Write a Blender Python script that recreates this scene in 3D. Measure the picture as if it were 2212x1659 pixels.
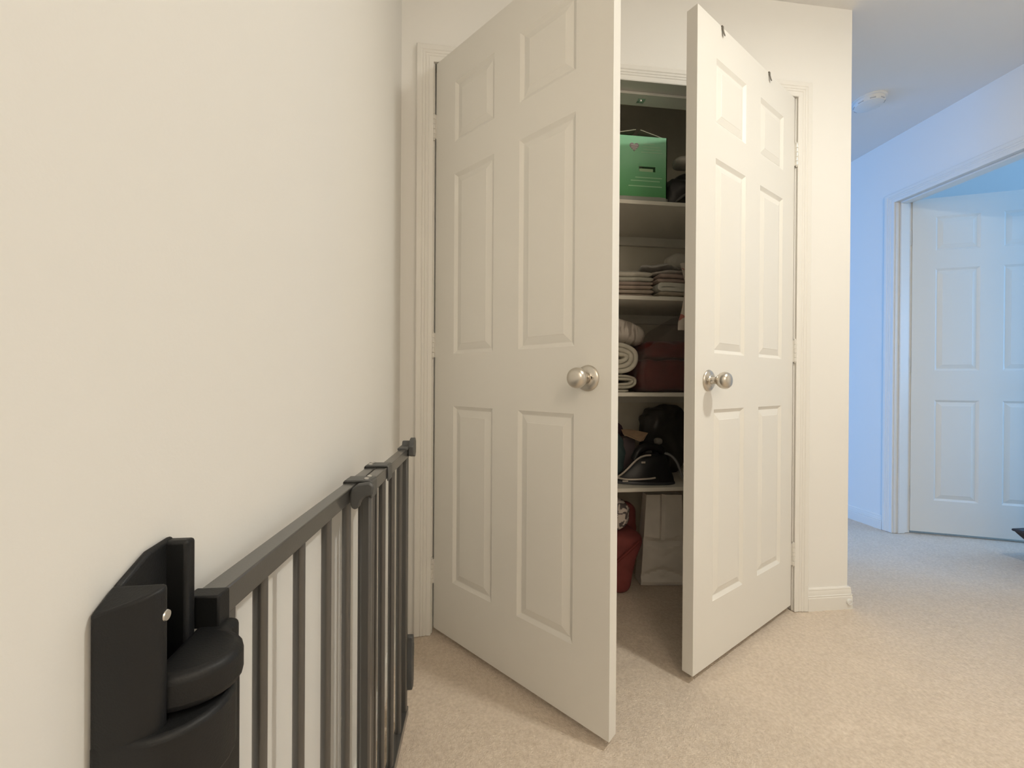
import bpy, bmesh, math, random
import numpy as np
from mathutils import Vector, Matrix, noise

R = math.radians
PI = math.pi
for o in list(bpy.data.objects):
    bpy.data.objects.remove(o, do_unlink=True)
SC = bpy.context.scene
C = SC.collection

# ------------------------------------------------------------------ camera
cam_d = bpy.data.cameras.new('camera')
cam = bpy.data.objects.new('camera', cam_d)
C.objects.link(cam)
yaw, pit, rol = R(6.6982), R(-0.1678), R(0.3599)
fw = Vector((math.sin(yaw) * math.cos(pit), math.cos(yaw) * math.cos(pit), math.sin(pit)))
r0 = Vector((math.cos(yaw), -math.sin(yaw), 0))
u0 = r0.cross(fw)
rt = r0 * math.cos(rol) + u0 * math.sin(rol)
up = -r0 * math.sin(rol) + u0 * math.cos(rol)
M = Matrix((rt, up, -fw)).transposed().to_4x4()
M.translation = Vector((0.2282, -1.5038, 0.9099))
cam.matrix_world = M
cam_d.sensor_width = 36
cam_d.sensor_fit = 'HORIZONTAL'
cam_d.lens = 884.42 / 2212 * 36
cam_d.clip_start = 0.02
SC.camera = cam

# ------------------------------------------------------------------ world, lights, exposure
w = bpy.data.worlds.new('sky')
SC.world = w
w.use_nodes = True
w.node_tree.nodes['Background'].inputs[0].default_value = (0.35, 0.6, 1.0, 1)
w.node_tree.nodes['Background'].inputs[1].default_value = 0.6
SC.view_settings.view_transform = 'Standard'
SC.view_settings.look = 'None'
SC.view_settings.exposure = 0.02
SC.view_settings.gamma = 1.0
SC.view_settings.use_curve_mapping = False

def area(name, loc, rot, sx, sy, power, col):
    d = bpy.data.lights.new(name, 'AREA')
    d.shape = 'RECTANGLE'; d.size = sx; d.size_y = sy; d.energy = power; d.color = col
    o = bpy.data.objects.new(name, d); C.objects.link(o)
    o.location = loc; o.rotation_euler = rot
    return o

LAMP = (1.573, -1.206, 2.372)
pd = bpy.data.lights.new('hall_lamp_light', 'POINT')
pd.energy = 8; pd.color = (1.0, 0.985, 0.90); pd.shadow_soft_size = 0.06
po = bpy.data.objects.new('hall_lamp_light', pd); C.objects.link(po); po.location = LAMP
dd = bpy.data.lights.new('hall_lamp_diffuser', 'AREA')           # the lamp's flat diffuser sends most of its light downwards
dd.shape = 'DISK'; dd.size = 0.16; dd.energy = 16; dd.color = (1.0, 0.985, 0.90)
do_ = bpy.data.objects.new('hall_lamp_diffuser', dd); C.objects.link(do_); do_.location = (LAMP[0], LAMP[1], 2.385)
FILL_LOC = (0.62, -2.74, 2.00)                # soft fill light added behind the camera to brighten left wall and door
p2 = bpy.data.lights.new('added_fill_light', 'POINT')
p2.energy = 22.5; p2.color = (1.0, 0.85, 0.67); p2.shadow_soft_size = 0.28
po2 = bpy.data.objects.new('added_fill_light', p2); C.objects.link(po2); po2.location = FILL_LOC
BLUE = (0.16, 0.43, 1.0)
BLUE2 = (0.24, 0.53, 1.0)
# daylight through the window of the landing behind the closet, and of the room beyond the hall door
area('landing_window_light', (-1.46, 2.2, 1.45), (0, R(-90), 0), 1.2, 1.5, 73, BLUE)
area('bedroom_window_light', (5.96, -0.9, 1.45), (0, R(90), 0), 1.3, 1.6, 70, BLUE2)

# ------------------------------------------------------------------ materials
def nt(name):
    m = bpy.data.materials.new(name); m.use_nodes = True
    return m, m.node_tree.nodes, m.node_tree.links, m.node_tree.nodes['Principled BSDF']

def mat(name, col, rough=0.6, metal=0.0, spec=0.5, var=0.0, vscale=8, bump=0.0, bscale=200, sheen=0.0, alpha=1.0, coat=0.0, trans=0.0):
    m, N, L, b = nt(name)
    b.inputs['Base Color'].default_value = (*col, 1)
    b.inputs['Roughness'].default_value = rough
    b.inputs['Metallic'].default_value = metal
    b.inputs['Specular IOR Level'].default_value = spec
    b.inputs['Alpha'].default_value = alpha
    b.inputs['Coat Weight'].default_value = coat
    b.inputs['Sheen Weight'].default_value = sheen
    b.inputs['Transmission Weight'].default_value = trans
    tc = N.new('ShaderNodeTexCoord')
    if var > 0:
        t = N.new('ShaderNodeTexNoise'); t.inputs['Scale'].default_value = vscale; t.inputs['Detail'].default_value = 4
        L.new(tc.outputs['Object'], t.inputs['Vector'])
        r = N.new('ShaderNodeValToRGB')
        r.color_ramp.elements[0].position = 0.3; r.color_ramp.elements[1].position = 0.7
        r.color_ramp.elements[0].color = (*[c * (1 - var) for c in col], 1)
        r.color_ramp.elements[1].color = (*[min(1, c * (1 + var)) for c in col], 1)
        L.new(t.outputs['Fac'], r.inputs['Fac']); L.new(r.outputs['Color'], b.inputs['Base Color'])
    if bump > 0:
        t = N.new('ShaderNodeTexNoise'); t.inputs['Scale'].default_value = bscale; t.inputs['Detail'].default_value = 3
        L.new(tc.outputs['Object'], t.inputs['Vector'])
        bn = N.new('ShaderNodeBump'); bn.inputs['Strength'].default_value = bump; bn.inputs['Distance'].default_value = 0.002
        L.new(t.outputs['Fac'], bn.inputs['Height']); L.new(bn.outputs['Normal'], b.inputs['Normal'])
    return m

def carpet_mat():
    m, N, L, b = nt('beige_carpet')
    tc = N.new('ShaderNodeTexCoord')
    t1 = N.new('ShaderNodeTexNoise'); t1.inputs['Scale'].default_value = 110; t1.inputs['Detail'].default_value = 5
    t2 = N.new('ShaderNodeTexNoise'); t2.inputs['Scale'].default_value = 7; t2.inputs['Detail'].default_value = 3
    for t in (t1, t2): L.new(tc.outputs['Object'], t.inputs['Vector'])
    r = N.new('ShaderNodeValToRGB')
    r.color_ramp.elements[0].position = 0.25; r.color_ramp.elements[1].position = 0.72
    r.color_ramp.elements[0].color = (0.66, 0.545, 0.43, 1); r.color_ramp.elements[1].color = (0.84, 0.72, 0.595, 1)
    L.new(t1.outputs['Fac'], r.inputs['Fac'])
    mx = N.new('ShaderNodeMixRGB'); mx.blend_type = 'MULTIPLY'; mx.inputs[0].default_value = 0.14
    L.new(r.outputs['Color'], mx.inputs[1]); L.new(t2.outputs['Fac'], mx.inputs[2])
    L.new(mx.outputs[0], b.inputs['Base Color'])
    b.inputs['Roughness'].default_value = 1.0; b.inputs['Specular IOR Level'].default_value = 0.05
    b.inputs['Sheen Weight'].default_value = 0.15
    v = N.new('ShaderNodeTexVoronoi'); v.inputs['Scale'].default_value = 260
    L.new(tc.outputs['Object'], v.inputs['Vector'])
    bn = N.new('ShaderNodeBump'); bn.inputs['Strength'].default_value = 0.5; bn.inputs['Distance'].default_value = 0.003
    L.new(v.outputs['Distance'], bn.inputs['Height']); L.new(bn.outputs['Normal'], b.inputs['Normal'])
    return m

def print_mat(name, base, ink, scale, thr, rough=0.9):
    m, N, L, b = nt(name)
    tc = N.new('ShaderNodeTexCoord')
    t = N.new('ShaderNodeTexNoise'); t.inputs['Scale'].default_value = scale; t.inputs['Detail'].default_value = 1.5
    t.inputs['Distortion'].default_value = 1.2
    L.new(tc.outputs['Object'], t.inputs['Vector'])
    r = N.new('ShaderNodeValToRGB')
    r.color_ramp.elements[0].position = thr; r.color_ramp.elements[1].position = thr + 0.04
    r.color_ramp.elements[0].color = (*base, 1); r.color_ramp.elements[1].color = (*ink, 1)
    L.new(t.outputs['Fac'], r.inputs['Fac']); L.new(r.outputs['Color'], b.inputs['Base Color'])
    b.inputs['Roughness'].default_value = rough
    return m

WALL = mat('wall_paint', (0.85, 0.835, 0.80), 0.75, spec=0.2, bump=0.06, bscale=260)
CEIL = mat('ceiling_paint', (0.88, 0.87, 0.85), 0.9, spec=0.1, bump=0.1, bscale=180)
TRIM = mat('trim_paint', (0.82, 0.80, 0.755), 0.35, spec=0.4)
DOOR = mat('door_paint', (0.81, 0.79, 0.74), 0.42, spec=0.4, bump=0.02, bscale=300)
CARPET = carpet_mat()
NICKEL = mat('satin_nickel', (0.62, 0.58, 0.52), 0.28, metal=1.0)
DARKHOLE = mat('dark_recess', (0.02, 0.018, 0.015), 0.8)
HINGE = mat('painted_hinge', (0.72, 0.70, 0.65), 0.35, metal=0.1)
GATE = mat('anthracite_gate_paint', (0.056, 0.054, 0.051), 0.28, spec=1.0, coat=0.35, bump=0.05, bscale=500)
PLASTIC = mat('anthracite_gate_plastic', (0.010, 0.0105, 0.0115), 0.5, spec=0.35, bump=0.12, bscale=700)
CLIPP = mat('grey_clip_plastic', (0.075, 0.076, 0.076), 0.42, spec=0.5, bump=0.05, bscale=600)
STEEL = mat('zinc_bolt', (0.75, 0.74, 0.72), 0.3, metal=1.0)
HOOKM = mat('dull_hook_metal', (0.20, 0.18, 0.15), 0.5, metal=0.4)
CLOSET = mat('closet_wall_paint', (0.86, 0.80, 0.68), 0.8, spec=0.2)
SHELFM = mat('white_shelf_board', (0.87, 0.83, 0.74), 0.5)
PLWHITE = mat('white_plastic', (0.82, 0.82, 0.80), 0.4)
DKBROWN = mat('dark_brown_weave', (0.035, 0.024, 0.020), 0.6, var=0.3, vscale=60)
RUBBER = mat('white_rubber', (0.74, 0.72, 0.68), 0.6)

# ------------------------------------------------------------------ mesh helpers
def box(bm, x0, x1, y0, y1, z0, z1, mx=None):
    v = [bm.verts.new((x, y, z)) for z in (z0, z1) for y in (y0, y1) for x in (x0, x1)]
    for f in ((0, 2, 3, 1), (4, 5, 7, 6), (0, 1, 5, 4), (2, 6, 7, 3), (0, 4, 6, 2), (1, 3, 7, 5)):
        bm.faces.new([v[i] for i in f])
    if mx is not None:
        for q in v: q.co = mx @ q.co
    return v

def lathe(bm, prof, mx=None, n=28):
    """prof: list of (r, h); axis local z"""
    rings = []
    for r, h in prof:
        if r < 1e-6:
            rings.append([bm.verts.new((0, 0, h))])
        else:
            rings.append([bm.verts.new((r * math.cos(2 * PI * i / n), r * math.sin(2 * PI * i / n), h)) for i in range(n)])
    for a, b in zip(rings, rings[1:]):
        for i in range(n):
            j = (i + 1) % n
            if len(a) == 1 and len(b) == 1: continue
            if len(a) == 1: bm.faces.new((a[0], b[i], b[j]))
            elif len(b) == 1: bm.faces.new((a[i], a[j], b[0]))
            else: bm.faces.new((a[i], a[j], b[j], b[i]))
    for e, rev in ((rings[0], True), (rings[-1], False)):
        if len(e) > 1: bm.faces.new(list(reversed(e)) if rev else e)
    if mx is not None:
        for rr in rings:
            for q in rr: q.co = mx @ q.co

def tube(bm, pts, r, n=10, closed=False, ry=None):
    pts = [Vector(p) for p in pts]
    rings = []
    prev = None
    for i, p in enumerate(pts):
        a = pts[i - 1] if i > 0 else pts[i]
        b = pts[i + 1] if i < len(pts) - 1 else pts[i]
        t = (b - a).normalized()
        ref = Vector((0, 0, 1)) if abs(t.z) < 0.95 else Vector((1, 0, 0))
        if prev is None:
            x = t.cross(ref).normalized()
        else:
            x = (prev - t * prev.dot(t)).normalized()
        prev = x
        y = t.cross(x)
        rr = r[i] if isinstance(r, (list, tuple)) else r
        rings.append([bm.verts.new(p + x * (rr * math.cos(2 * PI * k / n)) + y * ((ry or rr) * math.sin(2 * PI * k / n))) for k in range(n)])
    for a, b in zip(rings, rings[1:]):
        for k in range(n):
            j = (k + 1) % n
            bm.faces.new((a[k], a[j], b[j], b[k]))
    bm.faces.new(list(reversed(rings[0]))); bm.faces.new(rings[-1])

def prism(bm, poly, d0, d1, axis='z', mx=None):
    """extrude polygon of 2D points between d0 and d1 along axis; the 2D coords fill the other two axes in order"""
    def P(a, b, d):
        return {'z': (a, b, d), 'y': (a, d, b), 'x': (d, a, b)}[axis]
    A = [bm.verts.new(P(a, b, d0)) for a, b in poly]
    B = [bm.verts.new(P(a, b, d1)) for a, b in poly]
    n = len(poly)
    bm.faces.new(list(reversed(A))); bm.faces.new(B)
    for i in range(n):
        j = (i + 1) % n
        bm.faces.new((A[i], A[j], B[j], B[i]))
    if mx is not None:
        for q in A + B: q.co = mx @ q.co
    return A + B

def soft(bm, c, s, seed=0, amp=0.004, p=4.0, n=10, fr=14, mx=None, flatb=True):
    """rounded cloth-like block, centre c, full sizes s"""
    tmp = bmesh.new()
    bmesh.ops.create_cube(tmp, size=2)
    bmesh.ops.subdivide_edges(tmp, edges=tmp.edges[:], cuts=n, use_grid_fill=True)
    h = Vector(s) / 2
    for v in tmp.verts:
        q = v.co
        k = (abs(q.x) ** p + abs(q.y) ** p + abs(q.z) ** p) ** (1 / p)
        q = q / k
        pos = Vector((q.x * h.x, q.y * h.y, q.z * h.z))
        d = noise.noise_vector((pos + Vector((seed * 3.1, seed * 1.7, seed))) * fr)
        d2 = noise.noise_vector((pos + Vector((seed, seed * 5.3, 2))) * fr * 2.7)
        pos += d * amp + d2 * amp * 0.4
        if flatb: pos.z = max(pos.z, -h.z)
        v.co = pos + Vector(c)
        if mx is not None: v.co = mx @ v.co
    me = bpy.data.meshes.new('tmp'); tmp.to_mesh(me); tmp.free()
    bm.from_mesh(me); bpy.data.meshes.remove(me)

def sm(pts, k=5):
    P = [Vector(p) for p in pts]
    out = []
    for i in range(len(P) - 1):
        p0, p1, p2, p3 = P[max(i - 1, 0)], P[i], P[i + 1], P[min(i + 2, len(P) - 1)]
        for j in range(k):
            t = j / k
            out.append(0.5 * ((2 * p1) + (p2 - p0) * t + (2 * p0 - 5 * p1 + 4 * p2 - p3) * t * t + (3 * p1 - p0 - 3 * p2 + p3) * t ** 3))
    return out + [P[-1]]

def obj(name, bm, m, parent=None, loc=None, rotz=0, bevel=0, seg=2, smooth=False, angle=40):
    bmesh.ops.recalc_face_normals(bm, faces=bm.faces[:])
    me = bpy.data.meshes.new(name)
    bm.to_mesh(me); bm.free()
    me.materials.append(m)
    if smooth or bevel:
        for p in me.polygons: p.use_smooth = True
        me.set_sharp_from_angle(angle=R(angle))
    o = bpy.data.objects.new(name, me); C.objects.link(o)
    if loc is not None: o.location = loc
    o.rotation_euler = (0, 0, rotz)
    if bevel:
        b = o.modifiers.new('bevel', 'BEVEL'); b.width = bevel; b.segments = seg; b.limit_method = 'ANGLE'; b.angle_limit = R(35)
        b.harden_normals = False
    if parent is not None: o.parent = parent
    return o

def tag(o, label, cat, group=None):
    o['label'] = label; o['category'] = cat
    if group: o['group'] = group
    return o

def thing(name, label, cat, loc=(0, 0, 0), rotz=0, group=None):
    o = bpy.data.objects.new(name, None); C.objects.link(o)
    o.location = loc; o.rotation_euler = (0, 0, rotz); o.empty_display_size = 0.05
    return tag(o, label, cat, group)

def struct(o):
    o['kind'] = 'structure'
    return o

def boxes(name, m, lst, **k):
    bm = bmesh.new()
    for b in lst: box(bm, *b)
    return obj(name, bm, m, **k)

CZ = 2.44
# ------------------------------------------------------------------ room shell
def vnoise(X, Y, cell, seed):
    rs = np.random.RandomState(seed)
    G = rs.rand(512, 512)
    x = X / cell; y = Y / cell
    xi = np.floor(x).astype(int); yi = np.floor(y).astype(int)
    fx = x - xi; fy = y - yi
    fx = fx * fx * (3 - 2 * fx); fy = fy * fy * (3 - 2 * fy)
    g = lambda a, b: G[a % 512, b % 512]
    return (g(xi, yi) * (1 - fx) * (1 - fy) + g(xi + 1, yi) * fx * (1 - fy) + g(xi, yi + 1) * (1 - fx) * fy + g(xi + 1, yi + 1) * fx * fy)

def make_floor():
    xs = np.arange(0.0, 3.75, 0.0065); ys = np.arange(-1.05, 1.15, 0.0065)
    X, Y = np.meshgrid(xs, ys)
    Z = vnoise(X, Y, 0.013, 1) * 0.6 + vnoise(X, Y, 0.03, 2) * 0.5 + vnoise(X + Y, X - Y, 0.0085, 3) * 0.5
    Z = (Z - Z.max()) * 0.0032
    edge = np.minimum(np.minimum(X - xs[0], xs[-1] - X), np.minimum(Y - ys[0], ys[-1] - Y))
    Z = np.where(edge < 0.001, -0.003, Z)
    ny, nx = X.shape
    co = np.stack([X, Y, Z], -1).reshape(-1, 3)
    i = (np.arange(ny - 1)[:, None] * nx + np.arange(nx - 1)[None]).reshape(-1)
    F = np.stack([i, i + 1, i + nx + 1, i + nx], 1)
    x0, x1, y0, y1 = xs[0], xs[-1], ys[0], ys[-1]
    ring = [(-1.6, -3.3), (6.1, -3.3), (6.1, 3.8), (-1.6, 3.8), (x0, y0), (x1, y0), (x1, y1), (x0, y1)]
    base = len(co)
    co = np.vstack([co, [(a, b, -0.003) for a, b in ring]])
    RF = [(0, 1, 5, 4), (1, 2, 6, 5), (2, 3, 7, 6), (3, 0, 4, 7)]
    faces = F.tolist() + [[base + k for k in f] for f in RF]
    me = bpy.data.meshes.new('floor')
    me.from_pydata(co.tolist(), [], faces)
    me.materials.append(CARPET)
    for p in me.polygons: p.use_smooth = True
    o = bpy.data.objects.new('floor', me); C.objects.link(o)
    return struct(o)

make_floor()
struct(boxes('ceiling', CEIL, [(-1.6, 6.1, -3.3, 3.8, CZ, CZ + 0.1)]))
struct(boxes('wall_left', WALL, [(-0.1, 0, -3.2, 0.62, 0, CZ)]))
struct(boxes('wall_front', WALL, [(-0.1, 2.98, -3.3, -3.2, 0, CZ)]))
JL, JR, OH = 0.119, 1.5425, 2.062        # inner faces of the closet jambs, head height
struct(boxes('wall_back', WALL, [(0, JL - 0.016, 0, 0.115, 0, CZ), (JR + 0.016, 1.794, 0, 0.115, 0, CZ),
                                 (JL - 0.016, JR + 0.016, 0, 0.115, OH + 0.016, CZ)]))
struct(boxes('wall_closet_back', CLOSET, [(0, 1.794, 0.52, 0.62, 0, CZ)]))
struct(boxes('wall_closet_right', CLOSET, [(1.69, 1.794, 0.115, 0.52, 0, CZ)]))
# right wall of the hall with the doorway
HY0, HY1, HT = -0.055, 0.735, 2.05
struct(boxes('wall_right', WALL, [(2.86, 2.965, -3.2, HY0, 0, CZ), (2.86, 2.965, HY1, 3.6, 0, CZ), (2.86, 2.965, HY0, HY1, HT, CZ)]))
# landing behind the closet (window opening in its left wall)
struct(boxes('wall_landing_left', WALL, [(-1.55, -1.45, 0.62, 3.7, 0, 0.8), (-1.55, -1.45, 0.62, 3.7, 2.1, CZ),
                                         (-1.55, -1.45, 0.62, 1.4, 0.8, 2.1), (-1.55, -1.45, 3.0, 3.7, 0.8, 2.1)]))
struct(boxes('wall_landing_back', WALL, [(-1.55, 2.96, 3.6, 3.7, 0, CZ)]))
struct(boxes('wall_landing_front', WALL, [(-1.55, 0, 0.52, 0.62, 0, CZ)]))
# room beyond the hall door (window opening in its far wall)
struct(boxes('wall_bedroom_right', WALL, [(5.95, 6.05, -2.6, 2.0, 0, 0.75), (5.95, 6.05, -2.6, 2.0, 2.15, CZ),
                                          (5.95, 6.05, -2.6, -1.75, 0.75, 2.15), (5.95, 6.05, -0.05, 2.0, 0.75, 2.15)]))
struct(boxes('wall_bedroom_back', WALL, [(2.965, 6.05, 1.9, 2.0, 0, CZ)]))
struct(boxes('wall_bedroom_front', WALL, [(2.965, 6.05, -2.7, -2.6, 0, CZ)]))

# --- jambs and stops
def trimbox(name, lst, bevel=0.0015):
    return struct(boxes(name, TRIM, lst, bevel=bevel, seg=1))
trimbox('trim_1', [(JL - 0.016, JL, -0.001, 0.117, 0, OH)])
trimbox('trim_2', [(JR, JR + 0.016, -0.001, 0.117, 0, OH)])
trimbox('trim_3', [(JL - 0.016, JR + 0.016, -0.001, 0.117, OH, OH + 0.016)])
trimbox('trim_4', [(JL, JL + 0.011, 0.045, 0.112, 0, OH), (JR - 0.011, JR, 0.045, 0.112, 0, OH), (JL + 0.011, JR - 0.011, 0.045, 0.112, OH - 0.011, OH)])

# casing: profile (offset outward, thickness)
CASP = [(0, 0), (0, 0.0090), (0.0025, 0.0115), (0.0150, 0.0112), (0.0165, 0.0085), (0.0190, 0.0085), (0.0215, 0.0118), (0.0265, 0.0122), (0.0285, 0.0092),
        (0.0310, 0.0130), (0.0365, 0.0136), (0.0385, 0.0105), (0.0420, 0.0150), (0.0500, 0.0170), (0.0565, 0.0162), (0.060, 0.0125), (0.060, 0)]
def casing(name, a, b, top, place, rev=0.006):
    """U-shaped architrave round an opening a..b (along s) and up to top; place(s, out, z) -> world"""
    bm = bmesh.new()
    rows = []
    for path in range(4):
        ring = []
        for t, d in CASP:
            d = 0.0125 + (d - 0.0125) * 0.6 if d > 0 else 0
            t = t + rev
            s, z = ((a - t, 0), (a - t, top + t), (b + t, top + t), (b + t, 0))[path]
            ring.append(bm.verts.new(place(s, d, z)))
        rows.append(ring)
    for A, B in zip(rows, rows[1:]):
        for i in range(len(CASP) - 1):
            bm.faces.new((A[i], A[i + 1], B[i + 1], B[i]))
    bm.faces.new(rows[0]); bm.faces.new(rows[-1])
    return struct(obj(name, bm, TRIM, smooth=True, angle=25))
casing('trim_5', JL, JR, OH - 0.008, lambda s, d, z: (s, -d, z), 0.005)
casing('trim_6', HY0 + 0.016, HY1 - 0.016, HT - 0.022, lambda s, d, z: (2.86 - d, s, z), 0.006)
trimbox('trim_7', [(2.858, 2.967, HY1 - 0.016, HY1, 0, HT - 0.016), (2.858, 2.967, HY0, HY0 + 0.016, 0, HT - 0.016), (2.858, 2.967, HY0, HY1, HT - 0.016, HT)])
trimbox('trim_8', [(2.880, 2.922, HY1 - 0.026, HY1 - 0.016, 0, HT - 0.026), (2.880, 2.922, HY0 + 0.016, HY0 + 0.026, 0, HT - 0.026), (2.880, 2.922, HY0 + 0.016, HY1 - 0.016, HT - 0.026, HT - 0.016)])

# baseboards: profile (height, thickness)
BASEP = [(0, 0), (0, 0.0125), (0.052, 0.0125), (0.0555, 0.0105), (0.058, 0.0120), (0.061, 0.0118), (0.0625, 0.0095), (0.078, 0.0088), (0.081, 0.0075), (0.085, 0.0082), (0.089, 0.0065), (0.091, 0.003), (0.091, 0)]
def baseboard(name, path, normals):
    """path of (x, y) wall points, thickness goes along the per-point normal vector"""
    bm = bmesh.new(); rows = []
    for (x, y), (nx, ny) in zip(path, normals):
        rows.append([bm.verts.new((x + nx * d, y + ny * d, h - 0.004)) for h, d in BASEP])
    for A, B in zip(rows, rows[1:]):
        for i in range(len(BASEP) - 1):
            bm.faces.new((A[i], A[i + 1], B[i + 1], B[i]))
    bm.faces.new(rows[0]); bm.faces.new(rows[-1])
    return struct(obj(name, bm, TRIM, smooth=True, angle=22))
baseboard('baseboard_left', [(0, -3.2), (0, 0)], [(1, 0), (1, 0)])
baseboard('baseboard_back', [(JR + 0.0655, 0), (1.794, 0), (1.794, 0.62)], [(0, -1), (1, -1), (1, 0)])
baseboard('baseboard_right', [(2.86, HY1 + 0.052), (2.86, 3.6)], [(-1, 0), (-1, 0)])
baseboard('baseboard_front', [(2.86, -3.2), (2.86, HY0 - 0.052)], [(-1, 0), (-1, 0)])

# ------------------------------------------------------------------ six-panel doors
ROWS = [(0.195, 0.805), (0.984, 1.602), (1.712, 1.918)]
DT = 0.035
def door_skin(bm, W, H, cols, y, sgn, field):
    """one face of the slab at local y, recesses go towards sgn*y"""
    xs = [0] + [c for ab in cols for c in ab] + [W]
    zs = [0] + [c for ab in ROWS for c in ab] + [H]
    grid = [[bm.verts.new((x, y, z)) for x in xs] for z in zs]
    prof = [(0.0008, 0.0007), (0.0105, 0.0068), (0.0122, 0.0074), (0.0135, 0.0074)]
    if field: prof = prof + [(0.033, 0.0020), (0.036, 0.0012)]
    for i in range(len(zs) - 1):
        for j in range(len(xs) - 1):
            q = [grid[i][j], grid[i][j + 1], grid[i + 1][j + 1], grid[i + 1][j]]
            if i % 2 == 1 and j % 2 == 1:
                x0, x1, z0, z1 = xs[j], xs[j + 1], zs[i], zs[i + 1]
                prev = q
                for ins, dep in prof:
                    yy = y + sgn * dep
                    cur = [bm.verts.new(p) for p in ((x0 + ins, yy, z0 + ins), (x1 - ins, yy, z0 + ins), (x1 - ins, yy, z1 - ins), (x0 + ins, yy, z1 - ins))]
                    for k in range(4):
                        m = (k + 1) % 4
                        bm.faces.new((prev[k], prev[m], cur[m], cur[k]))
                    prev = cur
                bm.faces.new(prev)
            else:
                bm.faces.new(q)
    b = [grid[0][j] for j in range(len(xs))] + [grid[i][-1] for i in range(1, len(zs))] + \
        [grid[-1][j] for j in range(len(xs) - 2, -1, -1)] + [grid[i][0] for i in range(len(zs) - 2, 0, -1)]
    return b

def panel_bm(x0, x1, z0, z1):
    bm = bmesh.new()
    prev = None
    for ins, dep in [(0.0132, 0.0110), (0.0132, 0.0070), (0.0335, 0.0018), (0.0350, 0.0010)]:
        cur = [bm.verts.new(p) for p in ((x0 + ins, dep, z0 + ins), (x1 - ins, dep, z0 + ins), (x1 - ins, dep, z1 - ins), (x0 + ins, dep, z1 - ins))]
        if prev is None: bm.faces.new(list(reversed(cur)))
        else:
            for k in range(4):
                m = (k + 1) % 4
                bm.faces.new((prev[k], prev[m], cur[m], cur[k]))
        prev = cur
    bm.faces.new(prev)
    return bm

def make_door(name, W, H, sgn, loc, rotz, cols, label):
    """local x runs from the hinge to the free edge (times sgn), local y from the outer face into the slab"""
    bm = bmesh.new()
    f = door_skin(bm, W, H, cols, 0, 1, False)
    b = door_skin(bm, W, H, cols, DT, -1, True)
    n = len(f)
    for i in range(n):
        j = (i + 1) % n
        bm.faces.new((f[i], f[j], b[j], b[i]))
    for v in bm.verts: v.co.x *= sgn
    d = obj(name, bm, DOOR, loc=loc, rotz=rotz)
    struct(d); tag(d, label, 'door')
    for (z0, z1) in ROWS:
        for (x0, x1) in cols:
            pb = panel_bm(x0, x1, z0, z1)
            for v in pb.verts: v.co.x *= sgn
            obj('panel', pb, DOOR, d)
    return d

def add_knob(d, x, z, hole_dx):
    """knob set on the outer face at local (x, z); axis towards -y"""
    A = Matrix.Translation((x, 0, z)) @ Matrix.Rotation(R(90), 4, 'X')
    bm = bmesh.new()
    lathe(bm, [(0, 0), (0.0330, 0), (0.0338, 0.0015), (0.0330, 0.0035), (0.0300, 0.0062), (0.0240, 0.0085), (0.0175, 0.0098), (0.0160, 0.0120), (0, 0.0120)], A, 40)
    rose = obj('door_knob', bm, NICKEL, d, smooth=True, angle=50)
    rose['label'] = 'satin nickel round door knob'
    bm = bmesh.new()
    lathe(bm, [(0, 0.010), (0.0130, 0.010), (0.0118, 0.016), (0.0110, 0.024), (0.0130, 0.029), (0.0185, 0.034), (0.0232, 0.040), (0.0258, 0.047),
               (0.0262, 0.053), (0.0248, 0.059), (0.0210, 0.0645), (0.0150, 0.068), (0.0080, 0.0695), (0, 0.070)], A, 40)
    obj('knob', bm, NICKEL, rose, smooth=True, angle=60)
    bm = bmesh.new()
    B = Matrix.Translation((x + hole_dx, 0, z + 0.001)) @ Matrix.Rotation(R(90), 4, 'X')
    lathe(bm, [(0.0055, 0.0070), (0.0052, 0.0130), (0.0036, 0.0130), (0.0036, 0.0108), (0, 0.0108)], B, 18)
    obj('release_collar', bm, NICKEL, rose, smooth=True)
    bm = bmesh.new()
    lathe(bm, [(0, 0.0106), (0.0036, 0.0106), (0.0036, 0.0112), (0, 0.0112)], B, 18)
    obj('release_hole', bm, DARKHOLE, rose)
    return rose

def add_hinges(d, sgn, zs, out=-1):
    """five-knuckle butt hinges at the hinge edge"""
    for zc in zs:
        bm = bmesh.new()
        for k in range(5):
            z0 = zc - 0.0435 + k * 0.0175
            lathe(bm, [(0, z0), (0.0045, z0), (0.0058, z0 + 0.001), (0.0058, z0 + 0.0160), (0.0045, z0 + 0.0170), (0, z0 + 0.0170)], Matrix.Translation((-0.0055 * sgn, -0.0055, 0)), 14)
        lathe(bm, [(0, zc - 0.049), (0.003, zc - 0.048), (0.0042, zc - 0.0445), (0.0042, zc + 0.0455), (0.003, zc + 0.049), (0, zc + 0.050)], Matrix.Translation((-0.0055 * sgn, -0.0055, 0)), 12)
        box(bm, *sorted((-0.0015 * sgn, 0.0)), -0.004, 0.030, zc - 0.0435, zc + 0.0435)
        obj('hinge', bm, HINGE, d, smooth=True, angle=40)

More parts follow.
